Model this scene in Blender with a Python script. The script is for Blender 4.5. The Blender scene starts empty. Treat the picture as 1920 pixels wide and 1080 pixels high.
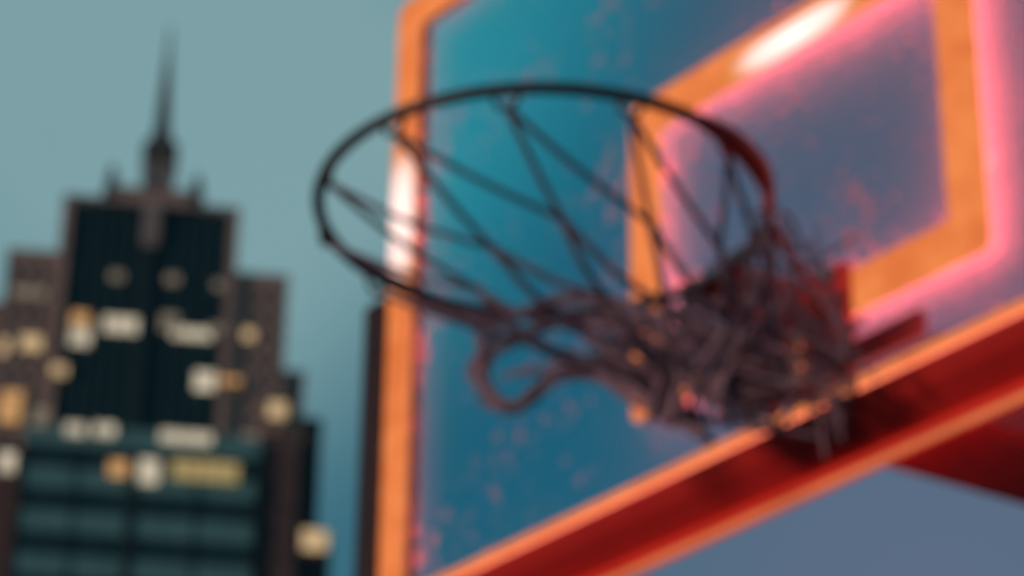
import bpy, bmesh, math, random
from mathutils import Vector, Matrix
random.seed(7)
S = bpy.context.scene
C = S.collection
PI = math.pi

# ------------------------------------------------------------------ helpers
def new_obj(name, bm, mats, parent=None, smooth=False):
    me = bpy.data.meshes.new(name)
    bmesh.ops.recalc_face_normals(bm, faces=bm.faces[:])
    bm.to_mesh(me); bm.free()
    for m in (mats if isinstance(mats, (list, tuple)) else [mats]):
        me.materials.append(m)
    if smooth:
        for p in me.polygons: p.use_smooth = True
    o = bpy.data.objects.new(name, me); C.objects.link(o)
    if parent: o.parent = parent
    return o

def empty(name, loc, label, cat):
    o = bpy.data.objects.new(name, None); C.objects.link(o)
    o.location = loc; o['label'] = label; o['category'] = cat
    return o

def box(bm, x0, x1, y0, y1, z0, z1, mi=0, bevel=0.0, seg=2):
    vs = [bm.verts.new((x, y, z)) for z in (z0, z1) for y in (y0, y1) for x in (x0, x1)]
    idx = [(0, 2, 3, 1), (4, 5, 7, 6), (0, 1, 5, 4), (2, 6, 7, 3), (0, 4, 6, 2), (1, 3, 7, 5)]
    fs = [bm.faces.new([vs[i] for i in f]) for f in idx]
    for f in fs: f.material_index = mi
    if bevel:
        es = list({e for f in fs for e in f.edges})
        r = bmesh.ops.bevel(bm, geom=es, offset=bevel, segments=seg, affect='EDGES', profile=0.5)
        for f in r['faces']: f.material_index = mi
    return fs

def catmull(pts, n=6, closed=False):
    P = [Vector(p) for p in pts]
    if len(P) < 3 and not closed: return P
    out = []
    m = len(P)
    rng = range(m if closed else m - 1)
    for i in rng:
        p1, p2 = P[i], P[(i + 1) % m]
        p0 = P[(i - 1) % m] if (closed or i > 0) else p1 * 2 - p2
        p3 = P[(i + 2) % m] if (closed or i + 2 < m) else p2 * 2 - p1
        for k in range(n):
            t = k / n
            out.append(0.5 * ((2 * p1) + (p2 - p0) * t + (2 * p0 - 5 * p1 + 4 * p2 - p3) * t * t
                              + (3 * p1 - p0 - 3 * p2 + p3) * t ** 3))
    if not closed: out.append(P[-1])
    return out

def tube(bm, pts, r, sides=8, closed=False, mi=0):
    P = [Vector(p) for p in pts]; m = len(P)
    rr = r if isinstance(r, (list, tuple)) else [r] * m
    rings = []; prev = None
    for i in range(m):
        a = P[i - 1] if (i > 0 or closed) else P[i]
        b = P[(i + 1) % m] if (i < m - 1 or closed) else P[i]
        t = (b - a)
        t = t.normalized() if t.length > 1e-9 else Vector((0, 0, 1))
        ref = prev if prev is not None else (Vector((0, 0, 1)) if abs(t.z) < .9 else Vector((1, 0, 0)))
        u = (ref - t * ref.dot(t)); u.normalize(); prev = u
        v = t.cross(u)
        rings.append([bm.verts.new(P[i] + (u * math.cos(q) + v * math.sin(q)) * rr[i])
                      for q in [2 * PI * k / sides for k in range(sides)]])
    for i in range(m if closed else m - 1):
        A, B = rings[i], rings[(i + 1) % m]
        for k in range(sides):
            f = bm.faces.new((A[k], A[(k + 1) % sides], B[(k + 1) % sides], B[k])); f.material_index = mi; f.smooth = True
    if not closed:
        for R_ in (rings[0], rings[-1]):
            f = bm.faces.new(R_); f.material_index = mi

def prism(bm, poly, axis, a0, a1, mi=0):
    """extrude a 2D polygon along an axis: axis 'x' -> (a, p, q), 'y' -> (p, a, q), 'z' -> (p, q, a)"""
    def mk(p, q, a):
        return {'x': (a, p, q), 'y': (p, a, q), 'z': (p, q, a)}[axis]
    A = [bm.verts.new(mk(p, q, a0)) for p, q in poly]
    B = [bm.verts.new(mk(p, q, a1)) for p, q in poly]
    n = len(poly)
    fs = [bm.faces.new(A), bm.faces.new(B)]
    for i in range(n):
        fs.append(bm.faces.new((A[i], A[(i + 1) % n], B[(i + 1) % n], B[i])))
    for f in fs: f.material_index = mi
    return fs

def lathe(bm, prof, cx=0, cy=0, sides=24, mi=0):
    rings = []
    for r, z in prof:
        rings.append([bm.verts.new((cx + r * math.cos(2 * PI * k / sides), cy + r * math.sin(2 * PI * k / sides), z)) for k in range(sides)])
    for A, B in zip(rings, rings[1:]):
        for k in range(sides):
            f = bm.faces.new((A[k], A[(k + 1) % sides], B[(k + 1) % sides], B[k])); f.material_index = mi
    bm.faces.new(rings[0]); bm.faces.new(rings[-1])

# ------------------------------------------------------------------ materials
def mat(name):
    m = bpy.data.materials.new(name); m.use_nodes = True
    nt = m.node_tree; b = nt.nodes['Principled BSDF']
    return m, nt, b

def node(nt, t, **kw):
    n = nt.nodes.new(t)
    for k, v in kw.items():
        if k in n.inputs: n.inputs[k].default_value = v
        else: setattr(n, k, v)
    return n

def ramp(nt, stops):
    r = nt.nodes.new('ShaderNodeValToRGB'); e = r.color_ramp.elements
    while len(e) < len(stops): e.new(0.5)
    for q, (p, c) in zip(e, stops):
        q.position = p; q.color = (*c, 1)
    return r

def noisy(name, stops, scale, rough=0.5, bump=0.0, bscale=None, metallic=0.0, detail=6, spec=0.5):
    m, nt, b = mat(name)
    tc = node(nt, 'ShaderNodeTexCoord')
    n = node(nt, 'ShaderNodeTexNoise', Scale=scale, Detail=detail, Roughness=.6)
    nt.links.new(tc.outputs['Object'], n.inputs['Vector'])
    r = ramp(nt, stops); nt.links.new(n.outputs['Fac'], r.inputs['Fac'])
    nt.links.new(r.outputs['Color'], b.inputs['Base Color'])
    b.inputs['Roughness'].default_value = rough; b.inputs['Metallic'].default_value = metallic
    b.inputs['Specular IOR Level'].default_value = spec
    if bump:
        n2 = node(nt, 'ShaderNodeTexNoise', Scale=bscale or scale * 4, Detail=5)
        nt.links.new(tc.outputs['Object'], n2.inputs['Vector'])
        bp = node(nt, 'ShaderNodeBump', Strength=bump, Distance=.003)
        nt.links.new(n2.outputs['Fac'], bp.inputs['Height']); nt.links.new(bp.outputs['Normal'], b.inputs['Normal'])
    return m

def glow(name, col, strength, vary=0.25, scale=9.0, col2=None):
    m = bpy.data.materials.new(name); m.use_nodes = True
    nt = m.node_tree; nt.nodes.clear()
    tc = node(nt, 'ShaderNodeTexCoord'); n = node(nt, 'ShaderNodeTexNoise', Scale=scale, Detail=3)
    nt.links.new(tc.outputs['Object'], n.inputs['Vector'])
    c2 = col2 or tuple(c * (1 - vary) for c in col)
    r = ramp(nt, [(.35, c2), (.65, col)]); nt.links.new(n.outputs['Fac'], r.inputs['Fac'])
    e = node(nt, 'ShaderNodeEmission', Strength=strength); nt.links.new(r.outputs['Color'], e.inputs['Color'])
    o = node(nt, 'ShaderNodeOutputMaterial'); nt.links.new(e.outputs[0], o.inputs[0])
    return m

M = {}
M['led_front'] = glow('orange_light_strip', (.90, .255, .075), 1.0, scale=22, col2=(.76, .185, .05))
M['led_side'] = glow('light_strip_side', (.95, .34, .16), 1.0, vary=.1)
M['led_rear'] = glow('light_strip_rear', (1.0, .15, .18), 38.0, vary=.1)  # hidden rear face of the strip, added to cast a halo on the panes
M['led_rear_soft'] = glow('soft_light_strip_rear', (1.0, .18, .16), 13.0, vary=.1)
M['led_red'] = glow('red_light_channel', (.50, .026, .014), 1.0, vary=.2)
M['led_trim_back'] = glow('rear_trim_light', (1.0, .06, .03), 14.0, vary=.1)
M['led_back'] = glow('light_strip_back', (1.0, .20, .12), 11.0, vary=.1)  # hidden stem sides, emission added to wash a halo onto the pane
M['led_back_soft'] = glow('soft_light_strip_back', (1.0, .20, .12), 3.5, vary=.1)
M['led_trim'] = glow('thin_orange_light_line', (.72, .20, .075), 1.0, vary=.2)
# emissive bar on the strip: near-white at its middle, orange at its ends
def hot(name, kx, kz):
    m = bpy.data.materials.new(name); m.use_nodes = True; nt = m.node_tree; nt.nodes.clear()
    tc = node(nt, 'ShaderNodeTexCoord')
    vd = node(nt, 'ShaderNodeVectorMath', operation='DISTANCE'); vd.inputs[1].default_value = (.5 * kx, 0, .5 * kz)
    fl = node(nt, 'ShaderNodeVectorMath', operation='MULTIPLY'); fl.inputs[1].default_value = (kx, 0, kz)
    nt.links.new(tc.outputs['Generated'], fl.inputs[0]); nt.links.new(fl.outputs[0], vd.inputs[0])
    rr_ = ramp(nt, [(0.0, (1.6, 1.2, 1.1)), (.25, (1.35, .95, .85)), (.5, (.80, .24, .06))]); rr_.color_ramp.interpolation = 'EASE'
    nt.links.new(vd.outputs['Value'], rr_.inputs['Fac'])
    e = node(nt, 'ShaderNodeEmission', Strength=1.0); nt.links.new(rr_.outputs['Color'], e.inputs['Color'])
    o = node(nt, 'ShaderNodeOutputMaterial'); nt.links.new(e.outputs[0], o.inputs[0]); return m
M['led_hot'] = hot('bright_light_module', .55, 1.0)
M['led_hot_long'] = hot('bright_long_light_module', 1.0, .6)
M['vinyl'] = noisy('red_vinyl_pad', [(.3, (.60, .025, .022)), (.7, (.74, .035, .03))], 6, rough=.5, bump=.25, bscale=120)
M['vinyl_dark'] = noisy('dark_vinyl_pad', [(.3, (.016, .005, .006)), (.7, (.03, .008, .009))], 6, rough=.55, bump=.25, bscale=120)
M['red_steel'] = noisy('red_painted_steel', [(.35, (.56, .028, .026)), (.7, (.72, .04, .036))], 18, rough=.42, bump=.15, bscale=160)
M['rope'] = noisy('weathered_net_cord', [(.3, (.24, .175, .225)), (.7, (.40, .30, .37))], 60, rough=.9, bump=.4, bscale=500)
M['galv'] = noisy('grey_steel', [(.3, (.16, .16, .165)), (.7, (.26, .26, .265))], 30, rough=.45, metallic=.6)
M['frame'] = noisy('dark_frame_metal', [(.3, (.05, .035, .035)), (.7, (.09, .05, .05))], 30, rough=.45, metallic=.3)

# rim: grey steel, the red light on one side put into the colour
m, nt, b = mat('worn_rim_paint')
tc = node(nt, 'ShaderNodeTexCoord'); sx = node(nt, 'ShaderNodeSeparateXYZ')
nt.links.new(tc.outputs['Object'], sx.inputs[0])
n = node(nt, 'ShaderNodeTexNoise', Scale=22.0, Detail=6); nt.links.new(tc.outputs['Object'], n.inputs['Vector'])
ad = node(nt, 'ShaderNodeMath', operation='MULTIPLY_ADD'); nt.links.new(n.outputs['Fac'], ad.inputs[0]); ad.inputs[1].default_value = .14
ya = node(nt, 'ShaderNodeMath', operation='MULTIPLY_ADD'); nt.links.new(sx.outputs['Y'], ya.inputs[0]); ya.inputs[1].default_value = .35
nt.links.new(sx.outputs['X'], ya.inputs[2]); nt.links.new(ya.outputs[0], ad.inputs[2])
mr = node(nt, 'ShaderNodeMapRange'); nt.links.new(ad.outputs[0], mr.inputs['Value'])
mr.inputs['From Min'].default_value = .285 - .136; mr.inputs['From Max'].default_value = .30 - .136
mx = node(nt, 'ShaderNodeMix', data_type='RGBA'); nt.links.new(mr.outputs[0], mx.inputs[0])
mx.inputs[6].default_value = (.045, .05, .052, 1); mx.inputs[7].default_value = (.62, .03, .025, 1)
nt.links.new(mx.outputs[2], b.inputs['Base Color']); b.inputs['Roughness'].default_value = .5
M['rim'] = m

# clear tinted acrylic with a thin dust film, coloured pink for the halo, and many small specks of dirt
def acrylic(name, tint, d0, d1, speck, gloss):
    m = bpy.data.materials.new(name); m.use_nodes = True; nt = m.node_tree; nt.nodes.clear()
    tc = node(nt, 'ShaderNodeTexCoord')
    tr = node(nt, 'ShaderNodeBsdfTransparent'); tr.inputs[0].default_value = (*tint, 1)
    df = node(nt, 'ShaderNodeBsdfDiffuse'); df.inputs[0].default_value = (.62, .30, .42, 1)
    gl = node(nt, 'ShaderNodeBsdfGlossy', Roughness=.08); gl.inputs[0].default_value = (1, 1, 1, 1)
    n1 = node(nt, 'ShaderNodeTexNoise', Scale=4.0, Detail=7, Roughness=.65); nt.links.new(tc.outputs['Object'], n1.inputs['Vector'])
    r1 = node(nt, 'ShaderNodeMapRange'); nt.links.new(n1.outputs['Fac'], r1.inputs['Value'])
    r1.inputs['From Min'].default_value = .3; r1.inputs['From Max'].default_value = .75
    r1.inputs['To Min'].default_value = d0; r1.inputs['To Max'].default_value = d1
    sx = node(nt, 'ShaderNodeSeparateXYZ'); nt.links.new(tc.outputs['Object'], sx.inputs[0])   # film thickened to the right to imitate a broad pink glow
    gx = node(nt, 'ShaderNodeMapRange', interpolation_type='SMOOTHSTEP'); nt.links.new(sx.outputs['X'], gx.inputs['Value'])
    gx.inputs['From Min'].default_value = -.45; gx.inputs['From Max'].default_value = .45
    gx.inputs['To Min'].default_value = .35; gx.inputs['To Max'].default_value = 4.4
    mu = node(nt, 'ShaderNodeMath', operation='MULTIPLY'); nt.links.new(r1.outputs[0], mu.inputs[0]); nt.links.new(gx.outputs[0], mu.inputs[1])
    prev = mu.outputs[0]
    for sc, size, lo in ((23.0, .36, .41), (48.0, .40, .39)):
        if not speck: break
        vo = node(nt, 'ShaderNodeTexVoronoi', Scale=sc); nt.links.new(tc.outputs['Object'], vo.inputs['Vector'])
        n2 = node(nt, 'ShaderNodeTexNoise', Scale=5.0 + sc * .06, Detail=3); nt.links.new(tc.outputs['Object'], n2.inputs['Vector'])
        th = node(nt, 'ShaderNodeMapRange'); nt.links.new(n2.outputs['Fac'], th.inputs['Value'])
        th.inputs['From Min'].default_value = lo; th.inputs['From Max'].default_value = lo + .3
        th.inputs['To Min'].default_value = .0; th.inputs['To Max'].default_value = size
        lt = node(nt, 'ShaderNodeMath', operation='SUBTRACT'); nt.links.new(th.outputs[0], lt.inputs[0]); nt.links.new(vo.outputs['Distance'], lt.inputs[1])
        sp = node(nt, 'ShaderNodeMapRange'); nt.links.new(lt.outputs[0], sp.inputs['Value'])
        sp.inputs['From Min'].default_value = 0; sp.inputs['From Max'].default_value = .06; sp.inputs['To Max'].default_value = speck
        sm = node(nt, 'ShaderNodeMath', operation='ADD', use_clamp=True); nt.links.new(prev, sm.inputs[0]); nt.links.new(sp.outputs[0], sm.inputs[1])
        prev = sm.outputs[0]
    m1 = node(nt, 'ShaderNodeMixShader'); nt.links.new(prev, m1.inputs[0]); nt.links.new(tr.outputs[0], m1.inputs[1]); nt.links.new(df.outputs[0], m1.inputs[2])
    m2 = node(nt, 'ShaderNodeMixShader'); m2.inputs[0].default_value = gloss
    nt.links.new(m1.outputs[0], m2.inputs[1]); nt.links.new(gl.outputs[0], m2.inputs[2])
    o = node(nt, 'ShaderNodeOutputMaterial'); nt.links.new(m2.outputs[0], o.inputs[0])
    return m
M['acrylic'] = acrylic('clear_acrylic', (.96, .99, 1.0), .018, .036, .40, .012)
M['acrylic_rear'] = acrylic('tinted_rear_acrylic', (.24, .88, .95), .028, .05, 0, .0)

# tower materials
M['stone'] = noisy('brown_stone', [(.3, (.26, .22, .195)), (.7, (.38, .315, .28))], .35, rough=.85)
M['stone_dark'] = noisy('dark_stone', [(.3, (.075, .055, .058)), (.7, (.12, .09, .09))], .35, rough=.85)
M['glass'] = noisy('dark_teal_glazing', [(.35, (.010, .040, .052)), (.7, (.022, .072, .086))], .4, rough=.35, spec=.25)
M['spandrel'] = noisy('teal_spandrel_panel', [(.3, (.08, .23, .24)), (.7, (.12, .31, .33))], .25, rough=.5, spec=.3)
M['fin'] = noisy('dark_metal_fin', [(.3, (.012, .03, .038)), (.7, (.02, .045, .055))], .6, rough=.5)
M['crown'] = noisy('grey_crown_metal', [(.3, (.20, .195, .185)), (.7, (.32, .31, .295))], .5, rough=.6)
M['crown_dark'] = noisy('dark_crown_metal', [(.3, (.05, .055, .058)), (.7, (.085, .085, .085))], .5, rough=.6)
M['w_warm'] = glow('warm_lit_window', (.72, .50, .27), 1.0, vary=.35, scale=.45)
M['w_pale'] = glow('pale_lit_window', (.72, .62, .46), 1.0, vary=.35, scale=.45)
M['w_dim'] = glow('dim_lit_window', (.26, .21, .16), 1.0, vary=.45, scale=.5)
M['w_amber'] = glow('amber_lit_window', (.78, .42, .17), .9, vary=.3, scale=.5)
M['w_ochre'] = glow('ochre_lit_window', (.40, .30, .13), 1.0, vary=.15, scale=.3)
M['w_dark'] = noisy('unlit_window', [(.3, (.008, .012, .016)), (.7, (.016, .02, .026))], .5, rough=.3)

# ground materials
M['asphalt'] = noisy('court_asphalt', [(.3, (.04, .042, .045)), (.7, (.065, .066, .07))], 1.5, rough=.9, bump=.4, bscale=90)
M['court'] = noisy('painted_court', [(.3, (.03, .07, .08)), (.7, (.045, .095, .105))], 2.0, rough=.85, bump=.3, bscale=90)
M['paint'] = noisy('white_line_paint', [(.35, (.45, .44, .42)), (.65, (.75, .74, .72))], 9, rough=.8)

# ------------------------------------------------------------------ ground
bm = bmesh.new()
vs = [bm.verts.new((4000 * math.cos(2 * PI * k / 48), 4000 * math.sin(2 * PI * k / 48), 0)) for k in range(48)]
bm.faces.new(vs)
g = new_obj('ground', bm, M['asphalt']); g['kind'] = 'structure'
bm = bmesh.new()
vs = [bm.verts.new(p) for p in ((-8, -14, .004), (8, -14, .004), (8, 1.6, .004), (-8, 1.6, .004))]
bm.faces.new(vs)
g = new_obj('court', bm, M['court']); g['kind'] = 'structure'
bm = bmesh.new()
def flat(pts):
    bm.faces.new([bm.verts.new((x, y, .008)) for x, y in pts])
def seg(x0, x1, y0, y1): flat([(x0, y0), (x1, y0), (x1, y1), (x0, y1)])
seg(-7.6, 7.6, 1.17, 1.22); seg(-7.6, -7.55, -13, 1.17); seg(7.55, 7.6, -13, 1.17)
seg(-2.45, -2.4, -4.55, 1.17); seg(2.4, 2.45, -4.55, 1.17); seg(-2.45, 2.45, -4.6, -4.55)
def arc(cx, cy, r, a0, a1, n=40):
    for k in range(n):
        t0 = a0 + (a1 - a0) * k / n; t1 = a0 + (a1 - a0) * (k + 1) / n
        flat([(cx + q * math.cos(t), cy + q * math.sin(t)) for q, t in ((r, t0), (r + .05, t0), (r + .05, t1), (r, t1))])
arc(0, -4.6, 1.8, PI, 2 * PI); arc(0, -.39, 6.75, PI, 2 * PI, 70)
g = new_obj('court_lines', bm, M['paint']); g['kind'] = 'structure'

# ------------------------------------------------------------------ basketball goal
ZR = 3.05                       # rim height; board face is the plane y = 0
XO, ZT, ZB = .773, ZR + .812, ZR - .118
goal = empty('basketball_goal', (0, 1.55, 0), 'basketball hoop with a tangled net on a tinted clear backboard edged in glowing orange lines', 'basketball hoop')
OFF = Vector((0, -1.55, 0))
def part(name, bm, mats, parent=goal, smooth=False):
    o = new_obj(name, bm, mats, parent, smooth)
    if parent is goal: o.location = OFF
    return o

bm = bmesh.new()
box(bm, -XO + .006, XO - .006, .0005, .0145, ZB + .006, ZT - .006)
board = part('backboard', bm, M['acrylic'])
bm = bmesh.new()               # second, tinted sheet added at the back to catch a wider halo
box(bm, -XO - .010, XO, .040, .048, ZB + .004, ZT)
part('rear_pane', bm, M['acrylic_rear'], board)
bm = bmesh.new()               # metal frame behind the pane's edge
FW = .010
box(bm, -XO, -XO + FW, .0150, .0395, ZB, ZT); box(bm, XO - FW, XO, .0150, .0395, ZB, ZT)
box(bm, -XO + FW, XO - FW, .0150, .0395, ZT - FW, ZT); box(bm, -XO + FW, XO - FW, .0150, .0395, ZB, ZB + FW)
part('frame', bm, M['frame'], board)

def rrect(x0, x1, z0, z1, r, n=5):
    out = []
    for cx, cz, a in ((x1 - r, z1 - r, 0), (x0 + r, z1 - r, 90), (x0 + r, z0 + r, 180), (x1 - r, z0 + r, 270)):
        for k in range(n + 1):
            t = math.radians(a + 90 * k / n); out.append((cx + r * math.cos(t), cz + r * math.sin(t)))
    return out
def light_loop(bm, x0, x1, z0, z1, w, d, ro=.012, ri=.006, wb=None, lip=.021, lipb=None):
    """closed light strip in section: a glowing front cap overhanging a narrower stem whose sides wash the pane"""
    wb = wb or w; lipb = lipb or lip
    A = rrect(x0, x1, z0, z1, ro); B = rrect(x0 + w, x1 - w, z0 + wb, z1 - w, ri); n = len(A)
    A2 = rrect(x0 + lip, x1 - lip, z0 + lipb, z1 - lip, ro * .6)
    B2 = rrect(x0 + w - lip, x1 - w + lip, z0 + wb - lipb, z1 - w + lip, ri * 1.5)
    yf, yl, yb = -d, -d + .002, .0
    V = [[bm.verts.new((p[0], y, p[1])) for p in L] for L, y in ((A2, yb), (A2, yl), (A, yl), (A, yf), (B, yf), (B, yl), (B2, yl), (B2, yb))]
    for j, mi in enumerate((2, 2, 1, 0, 1, 2, 2, 3)):
        P, Q = V[j], V[(j + 1) % 8]
        for i in range(n):
            f = bm.faces.new((P[i], P[(i + 1) % n], Q[(i + 1) % n], Q[i])); f.material_index = mi
W1, W2, D = .052, .056, .013
bm = bmesh.new(); light_loop(bm, -XO, XO, ZB, ZT, W1, D, .02, .012, .013, .020, .004)
part('border_line', bm, [M['led_front'], M['led_side'], M['led_back_soft'], M['led_rear_soft']], board)
bm = bmesh.new(); light_loop(bm, -.255 - W2 / 2, .255 + W2 / 2, ZR - W2 / 2, ZR + .3815 + W2 / 2, W2, D, .012, .006)
part('target_square', bm, [M['led_front'], M['led_side'], M['led_back'], M['led_rear']], board)
for x0, x1, z0, z1, mk in ((-XO + .002, -XO + W1 - .002, ZR + .325, ZR + .575, 'led_hot'), (-.105, .125, ZR + .3815 - .0275, ZR + .3815 + .010, 'led_hot_long')):
    bm = bmesh.new(); box(bm, x0, x1, -.0165, -.0134, z0, z1)
    part('light_module', bm, M[mk], board)

# padding along the bottom edge and up the sides
PT, PB, PF, PK = ZB - .0004, ZR - .168, -.0126, .052
prof = [(PF + .003, PT), (PK, PT), (PK, PB), (PK - .012, PB), (PK - .022, PB + .006), (PF + .014, PB + .026), (PF + .003, PT - .010), (PF, PT - .004)]
bm = bmesh.new(); prism(bm, prof, 'x', -XO - .004, XO + .004)
pad = part('bottom_pad', bm, M['vinyl'])
bm = bmesh.new(); tube(bm, [(-XO, PK - .004, PB - .0062), (XO, PK - .004, PB - .0062)], .0038, 10)  # orange emissive tube along the pad's lower edge
box(bm, -XO, XO, PK + .0005, PK + .004, PB + .001, PB + .022, 1)  # unseen red emitter added to brighten the arm behind
box(bm, -XO, XO, PK - .022, PK + .014, PB - .004, PB - .0006, 2)  # red emissive band imitating the glow on both sides of the tube
part('light_trim', bm, [M['led_trim'], M['led_trim_back'], M['led_red']], pad)
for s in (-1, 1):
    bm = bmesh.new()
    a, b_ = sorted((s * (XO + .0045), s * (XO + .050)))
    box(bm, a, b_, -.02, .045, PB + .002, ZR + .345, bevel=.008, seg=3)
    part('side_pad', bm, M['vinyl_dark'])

# rim
RC, RR, RT = Vector((0, -.388, ZR)), .2355, .0066
bm = bmesh.new()
N = 96
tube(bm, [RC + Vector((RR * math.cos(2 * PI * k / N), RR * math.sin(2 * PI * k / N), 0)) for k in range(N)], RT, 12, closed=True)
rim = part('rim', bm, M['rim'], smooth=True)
bm = bmesh.new(); box(bm, -.085, .085, -.030, -.0135, ZR - .10, ZR + .035, bevel=.004)
plate = part('mounting_plate', bm, M['red_steel'], rim)
bm = bmesh.new(); box(bm, .006, .019, -.036, -.0305, ZR - .088, ZR + .032, bevel=.001)  # emissive bar standing in for a bright edge highlight on the plate
part('light_strip', bm, M['led_trim'], rim)
bm = bmesh.new()               # flat neck from the ring to the plate
prism(bm, [(-.045, -.152), (-.06, -.0303), (.06, -.0303), (.045, -.152), (0, -.1475)], 'z', ZR - .006, ZR + .004)
part('neck', bm, M['red_steel'], rim)
for s in (-1, 1):
    bm = bmesh.new()
    prism(bm, [(-.0303, ZR - .008), (-.152, ZR - .008), (-.12, ZR - .03), (-.0303, ZR - .095)], 'x', s * .06 - .004, s * .06 + .004)
    part('gusset', bm, M['red_steel'], rim)
for s in (-1, 1):
    bm = bmesh.new()
    p0 = RC + Vector((RR * math.sin(s * .62), RR * math.cos(s * .62), 0))
    tube(bm, catmull([p0, (s * .11, -.11, ZR - .035), (s * .075, -.032, ZR - .075)], 6), .006, 8)
    part('brace', bm, M['red_steel'], rim)
bm = bmesh.new(); box(bm, -.052, .004, -.080, -.0305, ZR - .07, ZR - .012, bevel=.006)
part('spring_box', bm, M['red_steel'], rim)
bm = bmesh.new(); box(bm, .0855, .190, -.026, -.0140, ZR - .096, ZR - .066, bevel=.004)
part('bracket_tab', bm, M['red_steel'], rim)
for x in (-.065, .065):
    for z in (-.085, .02):
        bm = bmesh.new()
        prism(bm, [(x + .011 * math.cos(k * PI / 3), ZR + z + .011 * math.sin(k * PI / 3)) for k in range(6)], 'y', -.039, -.0303)
        part('bolt', bm, M['galv'], rim)
bm = bmesh.new()               # red reinforcing sleeve round the ring near the bracket, continuing the painted red light
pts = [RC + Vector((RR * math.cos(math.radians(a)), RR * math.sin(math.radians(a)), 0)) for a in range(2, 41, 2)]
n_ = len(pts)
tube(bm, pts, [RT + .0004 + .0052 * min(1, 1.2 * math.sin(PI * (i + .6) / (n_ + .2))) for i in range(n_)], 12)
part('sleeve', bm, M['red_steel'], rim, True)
hooks = []
ANG0 = 11.0
def anchor(k):
    t = math.radians(ANG0 + 30 * k)
    return RC + Vector((RR * math.cos(t), RR * math.sin(t), -.012)), Vector((math.cos(t), math.sin(t), 0))
for k in range(12):
    p, d = anchor(k)
    tg = Vector((-d.y, d.x, 0))
    bm = bmesh.new()
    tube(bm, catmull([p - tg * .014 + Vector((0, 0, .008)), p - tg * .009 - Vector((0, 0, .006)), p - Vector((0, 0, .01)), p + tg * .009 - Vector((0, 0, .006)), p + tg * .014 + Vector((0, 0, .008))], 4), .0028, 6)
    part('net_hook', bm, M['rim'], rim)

# net: blown back and snagged round the bracket
CL = Vector((-.002, -.128, ZR - .088))
bm = bmesh.new()
rows = [[anchor(k)[0] + Vector((0, 0, -.008)) for k in range(12)]]
lens = [.185, .13, .11, .08]
for r_, L in enumerate(lens):
    cur = rows[-1]; nxt = []
    for k in range(12):
        mid = (cur[k] + cur[(k + 1) % 12]) / 2
        ring = CL + Vector((math.cos(math.radians(ANG0 + 30 * k)) * (.085 - .015 * r_), math.sin(math.radians(ANG0 + 30 * k)) * (.07 - .012 * r_), -.02 * r_))
        v = ring - mid
        st = min(L, v.length * (.55 if r_ == 0 else .75))
        q = mid + v.normalized() * st
        q += Vector((random.uniform(-1, 1), random.uniform(-1, 1), random.uniform(-1, .5))) * (.006 + .008 * r_)
        nxt.append(q)
    rows.append(nxt)
for r_ in range(len(rows) - 1):
    A, B = rows[r_], rows[r_ + 1]
    for k in range(12):
        for a, b_ in ((A[k], B[k]), (A[(k + 1) % 12], B[k])):
            ln = (b_ - a).length
            mid = (a + b_) / 2 + Vector((random.uniform(-.3, .3), random.uniform(-.3, .3), -.5 - random.random() * .5)) * ln * (.05 + .05 * r_)
            tube(bm, catmull([a, mid, b_], 5), .0040 if r_ else .0034, 6)
    if r_ >= 0:
        for q in B:            # knots
            bmesh.ops.create_icosphere(bm, subdivisions=1, radius=.0062, matrix=Matrix.Translation(q))
# slack cords balled up round the snag
def wob(c, rx, ry, rz):
    return Vector(c) + Vector((random.gauss(0, rx), random.gauss(0, ry), random.gauss(0, rz)))
AX = Vector((.80, .52, -.30))           # the bunched net lies along the sweep from mid rim down to the pad
for k in range(115):
    c = CL + AX * random.uniform(-.13, .14) * (1 if k % 3 else .6)
    p = wob(c, .028, .028, .027)
    v = AX * random.choice((-1, 1)) * .026 + Vector((random.uniform(-.025, .025), random.uniform(-.025, .025), random.uniform(-.025, .02)))
    pts = [p]
    for j in range(4):
        v = v + Vector((random.uniform(-.03, .03), random.uniform(-.03, .03), random.uniform(-.03, .03)))
        p = p + v
        ax_ = AX.normalized(); t_ = (p - CL).dot(ax_); off = (p - CL) - ax_ * t_
        lim = .07 if t_ > -.02 else max(.022, .07 + (t_ + .02) * .7)
        if off.length > lim: off *= lim / off.length
        p = CL + ax_ * max(-.15, min(.15, t_)) + off
        if p.y > -.05: p.y = -.05 - random.random() * .01
        pts.append(p.copy())
    tube(bm, catmull(pts, 5), random.choice((.0010, .0012, .0015, .0016, .0022)), 5)
HANG = []   # hem cords drooping below the far side of the rim (see list below)
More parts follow.
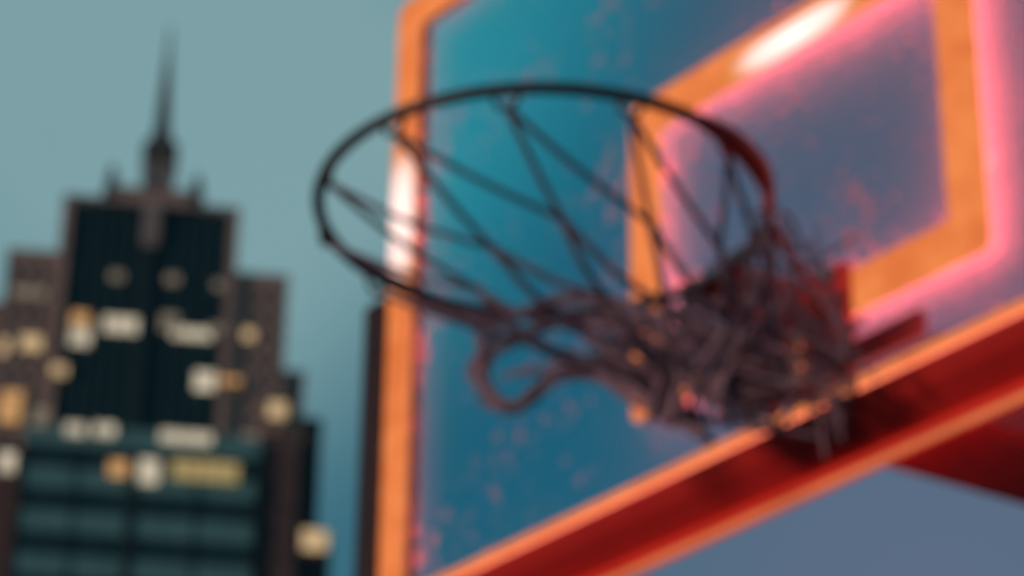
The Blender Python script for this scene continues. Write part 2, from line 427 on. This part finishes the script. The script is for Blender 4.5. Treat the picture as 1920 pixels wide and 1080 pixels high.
from_list = [
 ([(-0.235, -0.312, 3.050), (-0.212, -0.297, 3.008), (-0.218, -0.301, 2.969), (-0.204, -0.291, 2.931), (-0.181, -0.275, 2.915), (-0.164, -0.263, 2.932), (-0.144, -0.250, 2.955), (-0.114, -0.229, 2.953), (-0.080, -0.206, 2.926), (-0.046, -0.182, 2.895), (0.001, -0.150, 2.853)], 0.004),
 ([(-0.231, -0.309, 3.045), (-0.200, -0.288, 3.025), (-0.165, -0.264, 3.042), (-0.124, -0.236, 3.047), (-0.084, -0.209, 3.034), (-0.050, -0.185, 3.002), (-0.016, -0.162, 2.958), (0.012, -0.142, 2.915), (0.040, -0.123, 2.879)], 0.0045),
 ([(-0.267, -0.334, 3.067), (-0.225, -0.306, 3.037), (-0.185, -0.278, 3.037), (-0.144, -0.250, 3.047), (-0.104, -0.222, 3.047), (-0.065, -0.195, 3.024), (-0.021, -0.165, 2.978), (0.017, -0.139, 2.933)], 0.0035),
 ([(-0.212, -0.297, 3.008), (-0.184, -0.277, 3.012), (-0.134, -0.243, 3.018), (-0.089, -0.212, 3.002), (-0.036, -0.175, 2.954), (0.016, -0.139, 2.889)], 0.0035),
 ([(-0.181, -0.275, 2.917), (-0.201, -0.289, 2.944), (-0.207, -0.293, 2.981), (-0.189, -0.281, 3.001), (-0.144, -0.250, 3.017), (-0.079, -0.205, 3.023), (-0.030, -0.171, 3.005), (0.027, -0.132, 2.964)], 0.0035),
 ([(-0.220, -0.302, 3.036), (-0.215, -0.298, 3.002), (-0.209, -0.294, 2.955), (-0.189, -0.280, 2.922), (-0.169, -0.267, 2.929), (-0.139, -0.246, 2.964), (-0.109, -0.226, 2.959), (-0.065, -0.196, 2.914), (-0.003, -0.153, 2.860)], 0.003),
 ([(-0.194, -0.284, 2.962), (-0.164, -0.263, 2.966), (-0.129, -0.239, 2.962), (-0.090, -0.212, 2.940)], 0.0025),
]
for pts, r_ in from_list:
    for k in range(4):         # each hem cord is a loose bundle of frayed strands
        jit = [Vector((random.gauss(0, .0045), random.gauss(0, .0045), random.gauss(0, .0045))) for _ in pts]
        tube(bm, catmull([Vector(p) + (j if 0 < i else j * .3) for i, (p, j) in enumerate(zip(pts, jit))], 6), r_ * (.85 if k < 2 else .5), 6)
for k in range(46):            # frayed ends caught round the bracket and the ring's inner end
    t = random.random()
    p = Vector((.135, -.195, ZR + .002)).lerp(Vector((.075, -.055, ZR - .045)), t) + Vector((random.gauss(0, .016), random.gauss(0, .016), random.gauss(0, .016)))
    v = Vector((random.uniform(-.025, .02), random.uniform(-.02, .02), random.uniform(-.04, .012)))
    pts = [p]
    for j in range(3):
        v += Vector((random.uniform(-.018, .018), random.uniform(-.018, .018), random.uniform(-.02, .01)))
        p = p + v
        if p.y > -.05: p.y = -.05 - random.random() * .01
        pts.append(p.copy())
    tube(bm, catmull(pts, 5), random.choice((.0011, .0015, .0022)), 5)
net = part('net', bm, M['rope'], smooth=True)

# support arm, pole and base behind the board
bm = bmesh.new()
ARM = [(.0885, ZR - .105), (1.47, ZR + .02), (1.47, ZR + .14), (.0885, ZR - .03)]
prism(bm, ARM, 'x', -.075, .075)
bmesh.ops.bevel(bm, geom=bm.edges[:], offset=.008, segments=2, affect='EDGES')
arm = part('support_arm', bm, M['red_steel'])
bm = bmesh.new(); box(bm, -.10, .13, .0705, .088, ZR - .125, ZR - .035, bevel=.004)
part('end_plate', bm, M['red_steel'], arm)
bm = bmesh.new(); lathe(bm, [(.085, .02), (.085, ZR + .30), (.08, ZR + .31)], 0, 1.555, 28)
pole = part('pole', bm, M['red_steel'], smooth=False)
bm = bmesh.new(); box(bm, -.22, .22, 1.335, 1.775, .002, .0195, bevel=.004)
base = part('base_plate', bm, M['galv'])
for sx_ in (-.17, .17):
    for sy_ in (1.385, 1.725):
        bm = bmesh.new(); lathe(bm, [(.02, .0197), (.02, .037), (.012, .04), (.012, .055)], sx_, sy_, 6)
        part('anchor_bolt', bm, M['galv'], base)

# ------------------------------------------------------------------ skyscraper
TB = Vector((-424.85, 258.21, 0)); TA = math.atan2(.85378788, .52062103)
tower = empty('skyscraper', TB, 'tall stepped skyscraper with dark teal glass, brown stone shoulders, lit windows and a spire', 'skyscraper')
tower.rotation_euler.z = TA      # local x runs along the facade, local -y faces the court
def tpart(name, bm, mats, parent=tower, smooth=False): return new_obj(name, bm, mats, parent, smooth)

def glazed(bm, x0, x1, y, z0, z1, floor, bay, fin_d, band=None):
    """curtain wall: glass sheet, projecting fins and spandrel bands, as one mesh (0 glass, 1 fin, 2 spandrel)"""
    box(bm, x0, x1, y, y + 1.0, z0, z1, 0)
    z = z1 - floor * .5
    while z > z0 + 1:
        h = band or .9
        box(bm, x0 + .02, x1 - .02, y - .18, y - .002, z - h, z, 2)
        z -= floor
    n = max(2, round((x1 - x0) / bay))
    for i in range(n + 1):
        xx = x0 + (x1 - x0) * i / n
        box(bm, xx - .16, xx + .16, y - fin_d, y - .185, z0, z1 - .02, 1)

CX = -1.9
bm = bmesh.new()
box(bm, -17.2, 13.4, 2.0, 34, 0, 288.0, 0)
box(bm, -19.0, -17.2, .0, 34, 0, 287.6, 0); box(bm, 13.4, 15.2, .0, 34, 0, 287.6, 0)
box(bm, -19.0, 15.2, -.2, .9, 287.6, 288.8, 1); 
box(bm, -3.4, -.2, -.6, 1.0, 278.5, 287.6, 1)
box(bm, -2.6, -1.2, -.3, 1.0, 238.5, 278.5, 2)
tpart('main_shaft', bm, [M['stone'], M['crown'], M['fin']])
bm = bmesh.new()
glazed(bm, -17.2, -2.62, 1.0, 238.5, 287.6, 4.2, 2.45, .45, .35)
glazed(bm, -1.18, 13.4, 1.0, 238.5, 287.6, 4.2, 2.45, .45, .35)
for f in bm.faces:
    if f.material_index == 2: f.material_index = 1
tpart('curtain_wall', bm, [M['glass'], M['fin'], M['spandrel']])
# lower wider glazed block with broad teal bands
bm = bmesh.new()
box(bm, -21.8, 21.6, -1.0, 34, 0, 238.0, 0)
box(bm, -21.9, 21.7, -2.2, -.9, 234.2, 238.4, 1)
lower = tpart('lower_block', bm, [M['glass'], M['spandrel']])
bm = bmesh.new()
glazed(bm, -21.6, -2.0, -2.0, 4, 233.9, 8.7, 9.8, .5, 4.0)
glazed(bm, -.6, 21.4, -2.0, 4, 233.9, 8.7, 11.0, .5, 4.0)
box(bm, -2.0, -.6, -2.3, -1.0, 4, 233.9, 1)
tpart('banded_glazing', bm, [M['glass'], M['fin'], M['spandrel']])

def shoulder(x0, x1, y0, y1, top, m_, rows_=14, cols=None, bay=2.6, floor=4.4):
    bm = bmesh.new()
    box(bm, x0, x1, y0, y1, 0, top, 0)
    box(bm, x0 - .15, x1 + .15, y0 - .3, y1, top + .002, top + 1.0, 0)
    n = max(1, int((x1 - x0 - .8) / bay)); st = (x1 - x0) / n
    z = top - 3.2
    for r_ in range(rows_):
        for i in range(n):
            xx = x0 + st * (i + .5)
            box(bm, xx - .62, xx + .62, y0 - .06, y0 - .002, z - 2.2, z, 1)
        z -= floor
    for i in range(n + 1):
        xx = min(max(x0 + st * i, x0 + .3), x1 - .3)
        box(bm, xx - .3, xx + .3, y0 - .35, y0 - .065, top - 75, top - .4, 0)
    return tpart('stone_shoulder', bm, [m_, M['w_dark']])
shoulder(-28.6, -19.2, 1.5, 30, 275.6, M['stone'])
shoulder(15.4, 25.4, 1.5, 30, 274.4, M['stone'])
shoulder(25.6, 29.6, 3.0, 28, 254.6, M['stone'])
shoulder(29.8, 33.4, 4.5, 26, 245.6, M['stone_dark'])
shoulder(33.6, 36.2, 5.5, 24, 221.0, M['stone_dark'])
shoulder(-33.0, -28.8, 3.0, 28, 264.4, M['stone'])
shoulder(-37.4, -33.2, 4.5, 26, 246.0, M['stone_dark'])
# dark lower annexes beside the banded block
for x0, x1, top in ((21.9, 29.0, 240.5), (-28.0, -22.1, 234.0)):
    bm = bmesh.new(); box(bm, x0, x1, -.6, 1.4, 0, top); 
    for z in range(60, int(top) - 2, 5): box(bm, x0 + .3, x1 - .3, -.85, -.605, z, z + .6)
    tpart('stone_annex', bm, M['stone_dark'])

# crown
bm = bmesh.new()
box(bm, -8.6, 5.2, 3, 24, 288.85, 292.6, 0); box(bm, -8.9, 5.5, 2.7, 24.3, 292.61, 293.3, 0)
crown = tpart('crown', bm, M['stone'])
bm = bmesh.new()
SP = (-1.15, 13.0)
def sq(r, z): return [(SP[0] - r, SP[1] - r, z), (SP[0] + r, SP[1] - r, z), (SP[0] + r, SP[1] + r, z), (SP[0] - r, SP[1] + r, z)]
def stack_(bm, prof):
    R_ = [[bm.verts.new(p) for p in sq(r, z)] for r, z in prof]
    for A, B in zip(R_, R_[1:]):
        for k in range(4): bm.faces.new((A[k], A[(k + 1) % 4], B[(k + 1) % 4], B[k]))
    bm.faces.new(R_[0]); bm.faces.new(R_[-1])
stack_(bm, [(3.2, 293.4), (3.1, 303.4)])
for dx in (-2.2, 0, 2.2): box(bm, SP[0] + dx - .35, SP[0] + dx + .35, SP[1] - 3.6, SP[1] - 3.21, 293.4, 303.2)
part_l = tpart('lantern', bm, M['crown'], crown)
bm = bmesh.new()
stack_(bm, [(3.1, 303.42), (3.55, 304.2), (3.55, 307.6), (2.9, 308.6), (1.9, 310.2), (1.5, 313.5), (1.25, 319), (.9, 325), (.5, 331), (.2, 338)])
tpart('spire', bm, M['crown_dark'], crown)
for x, top in ((-10.2, 298.6), (6.6, 298.0)):
    bm = bmesh.new()
    box(bm, x - 1.5, x + 1.5, 5, 8, 288.85, 293.6)
    sx0, sy0 = x, 6.5
    V = [[bm.verts.new((sx0 + a * r, sy0 + b_ * r, z)) for a, b_ in ((-1, -1), (1, -1), (1, 1), (-1, 1))] for r, z in ((1.2, 293.61), (1.1, 296.4), (.25, top + 1.5))]
    for A, B in zip(V, V[1:]):
        for k in range(4): bm.faces.new((A[k], A[(k + 1) % 4], B[(k + 1) % 4], B[k]))
    bm.faces.new(V[0]); bm.faces.new(V[-1])
    tpart('pinnacle', bm, M['crown_dark'], crown)

# lit windows: (x0, z0, x1, z1, wall y, material, panes)
LIT = [
 (-8.8, 270.8, -6.2, 273.0, .55, 'w_dim', 2), (1.8, 271.0, 4.4, 273.2, .55, 'w_dim', 2), (11.0, 270.6, 13.0, 272.6, .55, 'w_dim', 1),
 (-15.4, 256.2, -11.4, 260.2, .55, 'w_pale', 2), (-15.4, 260.4, -12.0, 263.6, .55, 'w_amber', 2), (-9.4, 259.6, -2.7, 263.2, .55, 'w_pale', 3),
 (1.4, 260.8, 4.9, 264.6, .55, 'w_dim', 2), (3.6, 259.4, 11.4, 261.9, .55, 'w_pale', 4), (10.6, 261.0, 13.3, 263.0, .55, 'w_dim', 2),
 (17.2, 260.4, 19.6, 263.0, 1.1, 'w_warm', 1), (-18.2, 249.2, -15.2, 251.8, -.1, 'w_warm', 1),
 (8.6, 248.7, 12.6, 252.9, .55, 'w_pale', 1), (13.0, 250.2, 17.4, 251.8, -.15, 'w_amber', 2),
 (22.8, 243.8, 26.4, 247.3, -.1, 'w_warm', 1), (-14.6, 236.0, -10.8, 238.6, -2.6, 'w_pale', 2), (-9.3, 236.2, -5.2, 239.0, -2.6, 'w_pale', 2),
 (3.0, 235.9, 12.7, 238.6, -2.6, 'w_pale', 5), (-6.0, 228.2, -2.4, 231.6, -2.6, 'w_amber', 1), (-.4, 227.2, 3.4, 232.4, -2.6, 'w_pale', 1),
 (5.6, 228.6, 18.0, 232.8, -2.6, 'w_ochre', 5), (30.6, 219.0, 35.6, 223.4, 4.0, 'w_warm', 1),
 (-27.2, 239.4, -23.0, 246.0, .9, 'w_amber', 2), (-26.0, 228.2, -23.0, 232.4, -1.1, 'w_pale', 1), (-24.5, 254.6, -20.4, 258.0, 1.0, 'w_warm', 1),
 (-27.0, 265.9, -20.4, 268.2, 1.0, 'w_dim', 3), (-20.8, 237.4, -17.4, 241.2, -2.7, 'w_dim', 1), (18.2, 237.2, 21.6, 241.0, 1.0, 'w_dim', 1),
 (-28.4, 253.4, -26.6, 257.0, 1.0, 'w_warm', 1),
]
for x0, z0, x1, z1, y, mk, n in LIT:
    bm = bmesh.new(); box(bm, x0, x1, y - .12, y + .2, z0, z1)
    w = tpart('window', bm, M[mk])
    bm = bmesh.new()                # one frame: an outer ring joined to its mullions
    xs = [x0 - .12, x0 + .06]
    for i in range(1, n): xs += [x0 + (x1 - x0) * i / n - .1, x0 + (x1 - x0) * i / n + .1]
    xs += [x1 - .06, x1 + .12]; zs = [z0 - .14, z0 + .06, z1 - .06, z1 + .14]
    gv = [[[bm.verts.new((a, yy, c)) for c in zs] for a in xs] for yy in (y - .22, y - .125)]
    def solid(i, j): return 0 <= i < len(xs) - 1 and 0 <= j < 3 and (i % 2 == 0 or j != 1)
    for i in range(len(xs) - 1):
        for j in range(3):
            if not solid(i, j): continue
            for L_ in gv: bm.faces.new((L_[i][j], L_[i + 1][j], L_[i + 1][j + 1], L_[i][j + 1]))
            for di, dj, a, b_ in ((-1, 0, (i, j), (i, j + 1)), (1, 0, (i + 1, j), (i + 1, j + 1)), (0, -1, (i, j), (i + 1, j)), (0, 1, (i, j + 1), (i + 1, j + 1))):
                if not solid(i + di, j + dj):
                    bm.faces.new((gv[0][a[0]][a[1]], gv[0][b_[0]][b_[1]], gv[1][b_[0]][b_[1]], gv[1][a[0]][a[1]]))
    tpart('frame', bm, M['fin'], w)

# ------------------------------------------------------------------ sky and light
SUN_AZ, SUN_EL = math.radians(186), math.radians(3.5)   # the sun's compass bearing from +Y, clockwise
W = bpy.data.worlds.new('World'); S.world = W; W.use_nodes = True
nt = W.node_tree; nt.nodes.clear()
sky = node(nt, 'ShaderNodeTexSky', sky_type='NISHITA', sun_disc=False)
sky.sun_elevation = SUN_EL; sky.sun_rotation = SUN_AZ
b1 = node(nt, 'ShaderNodeBackground', Strength=.02); nt.links.new(sky.outputs[0], b1.inputs[0])
tc = node(nt, 'ShaderNodeTexCoord')
def lobe(direction, a, b_):
    d = node(nt, 'ShaderNodeVectorMath', operation='DISTANCE'); d.inputs[1].default_value = direction
    nt.links.new(tc.outputs['Generated'], d.inputs[0])
    r = node(nt, 'ShaderNodeMapRange', interpolation_type='SMOOTHERSTEP'); nt.links.new(d.outputs['Value'], r.inputs['Value'])
    r.inputs['From Min'].default_value = a; r.inputs['From Max'].default_value = b_
    r.inputs['To Min'].default_value = 1; r.inputs['To Max'].default_value = 0
    return r
#SKYDIRS
DUSK = (-.736, .299, .607)
l1 = lobe(DUSK, .215, .33)
mx = node(nt, 'ShaderNodeMix', data_type='RGBA')
cn = node(nt, 'ShaderNodeTexNoise', Scale=9.0, Detail=4)       # thin uneven cloud in the pale part of the sky
nt.links.new(tc.outputs['Generated'], cn.inputs['Vector'])
cm = node(nt, 'ShaderNodeMapRange'); nt.links.new(cn.outputs['Fac'], cm.inputs['Value'])
cm.inputs['From Min'].default_value = .3; cm.inputs['From Max'].default_value = .7; cm.inputs['To Min'].default_value = .80; cm.inputs['To Max'].default_value = 1.12
cu = node(nt, 'ShaderNodeMath', operation='MULTIPLY'); nt.links.new(l1.outputs[0], cu.inputs[0]); nt.links.new(cm.outputs[0], cu.inputs[1])
nt.links.new(cu.outputs[0], mx.inputs[0])
mx.inputs[6].default_value = (.024, .125, .178, 1); mx.inputs[7].default_value = (.19, .335, .36, 1)
l2 = lobe((-.62, .69, .37), .0, .22)      # a mauve patch of afterglow low in the sky
mf = node(nt, 'ShaderNodeMath', operation='MULTIPLY'); nt.links.new(l2.outputs[0], mf.inputs[0]); mf.inputs[1].default_value = .6
my = node(nt, 'ShaderNodeMix', data_type='RGBA'); nt.links.new(mf.outputs[0], my.inputs[0]); nt.links.new(mx.outputs[2], my.inputs[6])
my.inputs[7].default_value = (.13, .125, .215, 1)
b2 = node(nt, 'ShaderNodeBackground', Strength=1.0); nt.links.new(my.outputs[2], b2.inputs[0])
ad = node(nt, 'ShaderNodeAddShader'); nt.links.new(b1.outputs[0], ad.inputs[0]); nt.links.new(b2.outputs[0], ad.inputs[1])
o = node(nt, 'ShaderNodeOutputWorld'); nt.links.new(ad.outputs[0], o.inputs[0])

sd = bpy.data.lights.new('sun', 'SUN'); sd.energy = 1.5; sd.angle = math.radians(10); sd.color = (1, .55, .44)
so = bpy.data.objects.new('sun', sd); C.objects.link(so)
dirv = Vector((math.sin(SUN_AZ) * math.cos(SUN_EL), math.cos(SUN_AZ) * math.cos(SUN_EL), math.sin(SUN_EL)))
so.rotation_euler = dirv.to_track_quat('Z', 'Y').to_euler()

# ------------------------------------------------------------------ camera
F, P_, Y_, R_ = 5507.02, .49789109, .88607792, .01378341
cp, sp_, cy, sy = math.cos(P_), math.sin(P_), math.cos(Y_), math.sin(Y_)
fwd = Vector((-sy * cp, cy * cp, sp_)); rt = Vector((cy, sy, 0)); up = rt.cross(fwd)
r2 = rt * math.cos(R_) + up * math.sin(R_); u2 = up * math.cos(R_) - rt * math.sin(R_)
cam = bpy.data.cameras.new('camera'); co = bpy.data.objects.new('camera', cam); C.objects.link(co)
m3 = Matrix((r2, u2, -fwd)).transposed()
co.matrix_world = Matrix.Translation((2.04215, -2.09641, 1.50790)) @ m3.to_4x4()
cam.sensor_width = 36; cam.lens = 36 * F / 1920
cam.clip_end = 9000; cam.clip_start = .05
cam.dof.use_dof = True; cam.dof.focus_distance = .8; cam.dof.aperture_fstop = 17   # focus left far too near
S.camera = co
S.view_settings.view_transform = 'Standard'; S.view_settings.look = 'None'
S.view_settings.exposure = 0; S.view_settings.gamma = 1
S.render.engine = 'CYCLES'
S.cycles.use_denoising = True
S.cycles.max_bounces = 8; S.cycles.transparent_max_bounces = 16
